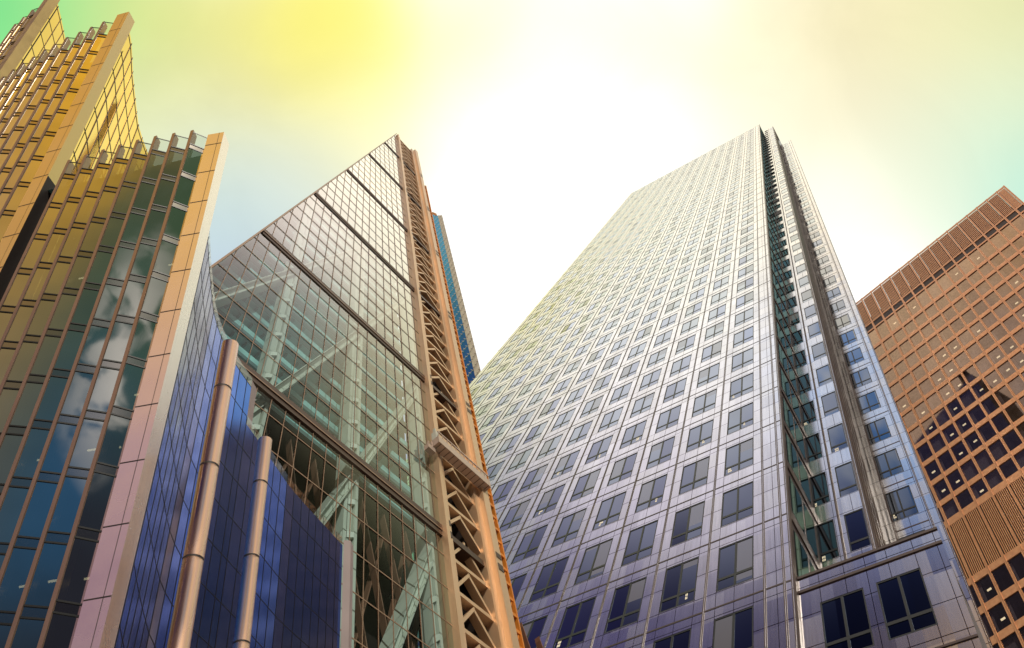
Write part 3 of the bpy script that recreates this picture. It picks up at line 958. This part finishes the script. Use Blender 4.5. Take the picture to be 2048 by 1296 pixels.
# ================================================================== copper tower
def copper_tower():
    F = Frame((14.81231438, -0.24490249, 35.61676928), (0.35285314, 0.31589148, -0.12587354),
              (0.16215244, 0.43418854, 0.88610772), (0.69270511, -0.68961984, 0.21114951), 17.0)
    UL, UR = -3, 15
    VB = -33
    root = thing("copper_office_tower", "copper orange gridded office tower with dark windows and two bands of vertical louvres", "skyscraper",
                 Vector((F(6, 0).x, F(6, 0).y, 0)))
    b = MB(F)
    b.box(UL, UR - .2, VB, 3.0, .9, 6.0)
    b.build("body", "dark_room", root)
    # mullions (vertical frame bars)
    for i in range(UL, UR + 1):
        b = MB(F)
        u = i if i < UR else 14.72
        b.box(u - .075, u + .075, VB, 3.10, -.020, .02)
        b.box(u + .03, u + .075, VB, 3.10, -.032, -.020)
        b.build("vertical_frame", "copper_frame", root)
    def hbar(v0, v1, w=-.010, mat="copper_frame"):
        b = MB(F)
        for i in range(UL, UR):
            u1 = i + 1 if i + 1 < UR else 14.72
            b.box(i + .075, u1 - .075, v0, v1, w, .02)
        b.build("floor_band", mat, root)
    hbar(.20, .30, -.012); hbar(.72, .80, -.015); hbar(3.02, 3.10, -.012)
    hbar(.30, .72, .008, "copper_dark")
    for r in range(1, 12): hbar(-r - .16, -r + .06)
    hbar(-12.07, -11.80, -.012); hbar(-14.40, -14.17, -.012)
    for r in range(15, 33): hbar(-r - .42, -r - .18)
    # louvres
    for (a, c) in ((.80, 3.02), (-14.17, -12.07)):
        for i in range(UL, UR):
            u1 = i + 1 if i + 1 < UR else 14.72
            b = MB(F)
            n = 8
            for k in range(1, n):
                u = i + .075 + (u1 - i - .15) * k / n
                b.box(u - .024, u + .024, a, c, -.010, .02, 0)
            b.box(i + .08, u1 - .08, a, c, .06, .08, 1)
            b.build("louvre_bank", ["copper_frame", "copper_dark"], root)
    # windows
    cells = []
    for i in range(UL, UR):
        for r in range(0, 12): cells.append((i, -r - 1))
        for r in range(14, 32): cells.append((i, -r - 1))
    def rect(c):
        i, v = c
        if v >= -11: lo, hi = v + .06, v + 1 - .16
        elif v == -12: lo, hi = -11.80, -11.16
        else: lo, hi = v - .18, v + 1 - .42
        if v == -1: hi = .20
        u1 = i + 1 if i + 1 < UR else 14.72
        return i + .075, u1 - .075, lo, hi
    def area(c):
        u0, u1, lo, hi = rect(c)
        q = [to_px(F(*p)) for p in ((u0, lo, 0), (u1, lo, 0), (u1, hi, 0), (u0, hi, 0))]
        cx = sum(p[0] for p in q) / 4; cy = sum(p[1] for p in q) / 4
        if not (1720 + (cy - 600) * .3 < cx < 2060 and 300 < cy < 1310): return 0
        return abs(sum(q[i][0] * q[(i + 1) % 4][1] - q[(i + 1) % 4][0] * q[i][1] for i in range(4))) / 2
    cells.sort(key=area, reverse=True)
    rnd = random.Random(3)
    def fill(b, c, lampb):
        u0, u1, lo, hi = rect(c)
        b.poly([(u0, lo, .008), (u1, lo, .008), (u1, hi, .008), (u0, hi, .008)], 0)
        k = rnd.random()
        if k < .30:      # blind drawn
            b.box(u0, u1, lo, hi, .10, .12, 1)
        elif k < .8:     # curtain at the side
            b.box(u0, u0 + (u1 - u0) * rnd.uniform(.10, .26), lo, hi, .10, .12, 1)
        if k > .26 and rnd.random() < .5 and lampb is not None:
            um = (u0 + u1) / 2 + rnd.uniform(-.05, .12); vm = lo + (hi - lo) * rnd.uniform(.42, .58)
            lampb.append((um, vm))
    lamps = []
    for c in cells[:100]:
        b = MB(F); fill(b, c, lamps)
        b.build("window", ["bronze_glass", "blind"], root, fix=False)
    b = MB(F)
    for c in cells[100:]: fill(b, c, None)
    b.build("window", ["bronze_glass", "blind"], root, fix=False, kind="stuff")
    for (u, v) in lamps:
        b = MB(F)
        b.box(u - .12, u + .12, v - .02, v + .02, .06, .09)
        b.build("ceiling_light", "lamp_glow", root)
copper_tower()

# ================================================================== stepped glass building (left) and its curved flank
class PF:
    """frame in (e1, e2, h): plan right, plan away, height, unit = one storey"""
    s = 1.16
    E1 = wv(0.98527914, 0.17095328, 0.0) * s
    E2 = wv(0.12502292, -0.7205622, 0.68202595) * s
    H = wv(-0.11659457, 0.67198593, 0.73132798) * s
    def __call__(self, x, y, h): return EYE + self.E1 * x + self.E2 * y + self.H * h
WFm = PF()
HA, HB, HC = 15.789, 23.123, 29.6

def catmull(pts, step):
    out = []
    n = len(pts)
    P = [Vector(p) for p in pts]
    dense = []
    for i in range(n - 1):
        p0 = P[max(0, i - 1)]; p1 = P[i]; p2 = P[i + 1]; p3 = P[min(n - 1, i + 2)]
        for k in range(20):
            t = k / 20
            dense.append(0.5 * ((2 * p1) + (-p0 + p2) * t + (2 * p0 - 5 * p1 + 4 * p2 - p3) * t * t + (-p0 + 3 * p1 - 3 * p2 + p3) * t ** 3))
    dense.append(P[-1])
    acc = 0; out = [dense[0]]
    last = dense[0]
    for q in dense[1:]:
        d = (q - last).length
        acc += d
        if acc >= step:
            out.append(q); acc = 0
        last = q
    if (out[-1] - dense[-1]).length > step * .4: out.append(dense[-1])
    else: out[-1] = dense[-1]
    return out

def stepped_building():
    F = WFm
    root = thing("stepped_glass_building", "stepped glass building with saw toothed fins, pale corner piers and a curved blue flank", "office building",
                 Vector((F(-6, 9, 0).x, F(-6, 9, 0).y, 0)))
    HG = -6.0
    def qbox(b, p0, p1, p2, p3, h0, h1, mat=0):
        """prism over a plan quad"""
        lo = [F(*p, h0) for p in (p0, p1, p2, p3)]; hi = [F(*p, h1) for p in (p0, p1, p2, p3)]
        b.poly(lo[::-1], mat, raw=True); b.poly(hi, mat, raw=True)
        for i in range(4):
            j = (i + 1) % 4
            b.poly([lo[i], lo[j], hi[j], hi[i]], mat, raw=True)
    def wall(b, pa, pb, h0, h1, mat=0):
        b.poly([F(*pa, h0), F(*pb, h0), F(*pb, h1), F(*pa, h1)], mat, raw=True)
    def pier(xl, yl, xr, yr, htop, hj, nj, mat="pier_cladding"):
        b = MB(F)
        d = .30
        t = Vector((xr - xl, yr - yl)); t.normalize(); nrm = Vector((-t.y, t.x))
        if nrm.y < 0: nrm = -nrm
        qbox(b, (xl, yl), (xr, yr), (xr + nrm.x * d, yr + nrm.y * d), (xl + nrm.x * d, yl + nrm.y * d), HG, htop)
        o = b.build("pier", mat, root)
        b = MB(F)
        e = .004
        a = Vector((xl, yl)) - nrm * e; c = Vector((xr, yr)) - nrm * e
        for k in range(nj):
            h = hj - k
            b.poly([F(*a, h - .008), F(*c, h - .008), F(*c, h + .008), F(*a, h + .008)], 0, raw=True)
        m0 = a.lerp(c, .70); m1 = a.lerp(c, .715)
        b.poly([F(*m0, HG), F(*m1, HG), F(*m1, htop), F(*m0, htop)], 0, raw=True)
        b.build("panel_joints", "joint_line", o, fix=False)
    # ---------- saw-tooth fronts
    def front(tips, pier_l, hroof, nfl, extra_left=None):
        """tips: plan points of fin noses from the pier leftwards"""
        pts = [pier_l] + tips
        wins = []
        for k, (x, y) in enumerate(tips):
            nx, ny = pts[k]
            # fin
            b = MB(F)
            fx = .062
            qbox(b, (x - fx, y), (x, y - .01), (x + .01, y + .15), (x - fx + .01, y + .15), HG, hroof + .50)
            o = b.build("fin", "fin_metal", root)
            # glass runs from this nose back behind the next fin
            g0 = (x, y + .015); g1 = (nx - .02 if k else nx, ny + .20 if k else ny + .12)
            wins.append((g0, g1, k))
        return wins
    A_tips = [(-5.66 - .372 * k, y) for k, y in enumerate((8.42, 8.412, 8.405, 8.42, 8.455, 8.50, 8.55, 8.60))]
    B_tips = [(-9.366, 8.786), (-9.737, 8.87), (-10.09, 8.945), (-10.48, 9.03), (-10.87, 9.15), (-11.2, 9.247), (-11.58, 9.39), (-11.94, 9.51),
              (-12.28, 9.64), (-12.63, 9.79), (-12.98, 9.93)]
    C_tips = [(-13.86, 10.30), (-14.25, 10.48), (-14.63, 10.66)]
    pier(-5.395, 8.53, -5.065, 8.53, HA + .42, HA, 20)
    pier(-9.085, 8.78, -8.75, 8.75, HB + 1.05, HB, 14, "gold_lit_cladding")
    pier(-13.52, 10.15, -13.19, 10.02, HC + 1.6, HC, 8, "gold_lit_cladding")
    WA = front(A_tips, (-5.395, 8.53), HA, 20)
    WB = front(B_tips, (-9.085, 8.78), HB + .25, 14)
    WC = front(C_tips, (-13.52, 10.15), HC, 8)
    cells = []
    for (W, hr, n0, n1, tag) in ((WA, HA, 0, 19, 0), (WB, HB + .0, 0, 26, 1), (WC, HC, 0, 14, 2)):
        for (g0, g1, k) in W:
            for i in range(n0, n1): cells.append((g0, g1, hr - i, k, i, tag))
    def area(c):
        g0, g1, h, k, i, tag = c
        q = [to_px(F(*p)) for p in ((*g0, h - 1), (*g1, h - 1), (*g1, h), (*g0, h))]
        cx = sum(p[0] for p in q) / 4; cy = sum(p[1] for p in q) / 4
        if not (-30 < cx < 420 and -30 < cy < 1310): return 0
        if tag == 1 and cy > 520 - cx * 1.4: return 0
        return abs(sum(q[j][0] * q[(j + 1) % 4][1] - q[(j + 1) % 4][0] * q[j][1] for j in range(4))) / 2
    cells.sort(key=area, reverse=True)
    def win(b, c):
        g0, g1, h, k, i, tag = c
        G0, G1 = Vector(g0), Vector(g1)
        nb = Vector((0, .012))
        # spandrel band on top, pane below, dark transoms between
        wall(b, g0, g1, h - .135, h, 1)
        wall(b, g0, g1, h - 1.0, h - .16, 0)
        for hh in (h - .160, h - .012):
            qbox(b, tuple(G0 - nb), tuple(G1 - nb), g1, g0, hh, hh + .024, 2)
    for c in cells[:100]:
        b = MB(F); win(b, c)
        b.build("window", ["strip_glass", "spandrel_glass", "black_frame"], root, fix=False)
    b = MB(F)
    for c in cells[100:]: win(b, c)
    b.build("window", ["strip_glass", "spandrel_glass", "black_frame"], root, fix=False, kind="stuff")
    # parapet glass between the fins
    for (W, hr, hh) in ((WA, HA + .02, .40), (WB, HB + .10, .62), (WC, HC + .02, .5)):
        for (g0, g1, k) in W:
            b = MB(F)
            wall(b, g0, g1, hr, hr + hh, 0)
            G0, G1 = Vector(g0), Vector(g1); nb = Vector((0, .012))
            qbox(b, tuple(G0 - nb), tuple(G1 - nb), g1, g0, hr + hh, hr + hh + .02, 1)
            b.build("parapet_pane", ["parapet_glass", "black_frame"], root, fix=False)
    # rooms behind the glass
    b = MB(F)
    for (W, hr) in ((WA, HA), (WB, HB), (WC, HC)):
        for (g0, g1, k) in W:
            a = (g0[0], g0[1] + .55); c = (g0[0] + .42, g0[1] + .55)
            wall(b, a, c, HG, hr)
    b.build("rooms", "dark_room", root, fix=False)
    # ceiling lights in the rooms
    rnd = random.Random(5)
    for (g0, g1, k) in WA:
        for i in range(3, 15):
            if rnd.random() < (.75 if k == 0 else (.62 if i in (7, 8, 9) else .10)):
                b = MB(F)
                t = rnd.uniform(.35, .7)
                x = g0[0] + (g1[0] - g0[0]) * t; y = g0[1] + (g1[1] - g0[1]) * t + .08
                h = HA - i - .62
                w = .012 if k == 0 and i % 3 else .06
                qbox(b, (x - w, y), (x + w, y), (x + w, y + .02), (x - w, y + .02), h, h + .02)
                b.build("ceiling_light", "lamp_glow", root)
    # ---------- curved flank of the front block: two tiers
    up = catmull([(-5.075, 8.60), (-5.247, 8.847), (-5.548, 9.393), (-5.81, 9.909), (-6.05, 10.456), (-6.313, 11.227), (-6.53, 11.95),
                  (-6.76, 12.8), (-6.85, 13.5), (-6.855, 14.1), (-6.81, 14.7), (-6.73, 15.328)], .385)
    low = catmull([(-6.73, 15.328), (-6.62, 16.3), (-6.55, 17.1), (-6.46, 17.96), (-6.33, 18.67), (-6.17, 19.43), (-6.0, 20.2), (-5.84, 20.96)], .39)
    H2 = 14.57
    inward = lambda p, q: (lambda t: Vector((-t.y, t.x)).normalized() if Vector((-t.y, t.x)).x < 0 else -Vector((-t.y, t.x)).normalized())(Vector(q) - Vector(p))
    def flank(curve, hroof, hpar, name, finh):
        for a, c in zip(curve[:-1], curve[1:]):
            nrm = -inward(a, c)                   # towards the open side
            b = MB(F)
            wall(b, a, c, HG, hroof, 0)
            o = b.build(name, "curved_glass", root, fix=False)
            b = MB(F)
            e = nrm * .007
            j = (c - a).normalized() * .008
            qbox(b, tuple(a - j), tuple(a + j), tuple(a + j + e), tuple(a - j + e), HG, hroof + finh)
            n = int(hroof - HG)
            for i in range(0, n + 1):
                h = HA - math.ceil(HA - hroof) - i
                qbox(b, tuple(a), tuple(c), tuple(c + e * .6), tuple(a + e * .6), h - .009, h + .009)
            b.build("mullions", "black_frame", o)
            b = MB(F)
            wall(b, a, c, hroof, hroof + hpar, 0)
            b.build("parapet_pane", "parapet_glass", o, fix=False)
    flank(up, HA, .30, "curved_glazing", .12)
    flank(low, H2, .26, "curved_glazing", .22)
    # end posts
    b = MB(F)
    qbox(b, (-6.74, 15.335), (-6.725, 15.66), (-6.97, 15.66), (-6.97, 15.335), HG, HA + .25)
    b.build("end_post", "pale_post", root)
    b = MB(F)
    qbox(b, (-5.82, 21.0), (-5.64, 21.1), (-5.64, 21.4), (-5.82, 21.4), HG, H2 + .2)
    b.build("end_post", "pale_post", root)
    # flank of the taller blocks
    sb = catmull([(-8.80, 8.78), (-8.93, 9.25), (-9.05, 9.68), (-9.33, 10.4), (-9.65, 11.38), (-9.84, 12.0), (-9.92, 12.6), (-9.96, 13.2), (-9.92, 14.0), (-9.8, 15)], .40)
    sc = catmull([(-13.23, 10.15), (-13.35, 10.6), (-13.5, 11.2), (-13.75, 12.1), (-13.95, 13.0), (-13.95, 14.0)], .42)
    for curve, h0, h1 in ((sb, HG, HB + .95), (sc, HB - 2, HC + 1.2)):
        for a, c in zip(curve[:-1], curve[1:]):
            nrm = -inward(a, c)
            b = MB(F)
            wall(b, a, c, h0, h1, 0)
            o = b.build("upper_glazing", "upper_glass", root, fix=False)
            b = MB(F)
            e = nrm * .015; j = (c - a).normalized() * .010
            qbox(b, tuple(a - j), tuple(a + j), tuple(a + j + e), tuple(a - j + e), h0, h1)
            i = 0
            while h1 - .15 - i > max(h0, 6):
                h = h1 - .15 - i
                qbox(b, tuple(a), tuple(c), tuple(c + e * .6), tuple(a + e * .6), h - .010, h + .010); i += 1
            b.build("mullions", "wedge_beam", o)
    # roofs and dark return beside the middle pier
    b = MB(F)
    pts = [F(x, y, HA - .02) for x, y in ([(-5.2, 8.7)] + [tuple(p) for p in up] + [(-9.9, 15.3), (-8.8, 8.9)])]
    b.poly(pts, raw=True)
    b.build("roof", "core_wall", root, fix=False)
    b = MB(F)
    wall(b, (-8.75, 8.75), (-8.72, 9.02), HG, HA + .3); wall(b, (-8.72, 9.02), (-8.25, 8.88), HG, HA - .2)
    b.build("recess_wall", "dark_void", root, fix=False)
mirror_glass("upper_glass", (.80, .60, .16), .05, .08, .4, vary=.10)
stepped_building()

# ================================================================== steel poles
def pole(x, y, r, htop, label):
    F = WFm
    base = F(x, y, -3)
    root = thing("steel_pole", label, "pole", base, "brushed steel poles before the curved glass")
    n = 40
    def tube(b, h0, h1, rr):
        for i in range(n):
            a0 = 2 * math.pi * i / n; a1 = 2 * math.pi * (i + 1) / n
            p = [(x + rr * math.cos(a0), y + rr * math.sin(a0)), (x + rr * math.cos(a1), y + rr * math.sin(a1))]
            b.poly([F(*p[0], h0), F(*p[1], h0), F(*p[1], h1), F(*p[0], h1)], raw=True)
    b = MB(F)
    tube(b, -4, htop, r)
    b.poly([F(x + r * math.cos(2 * math.pi * i / n), y + r * math.sin(2 * math.pi * i / n), htop) for i in range(n)], raw=True)
    o = b.build("shaft", "brushed_steel", root, smooth=False)
    for p in o.data.polygons: p.use_smooth = len(p.vertices) == 4
    h = htop - .86
    while h > -2:
        b = MB(F); tube(b, h - .012, h + .012, r * 1.008)
        b.build("joint", "joint_line", root)
        h -= 1.29
pole(-3.90, 8.0, .113, 9.14, "wide brushed steel pole nearest the pale corner pier")
pole(-4.17, 10.3, .108, 9.36, "narrower brushed steel pole near the dark end of the blue curved glass")
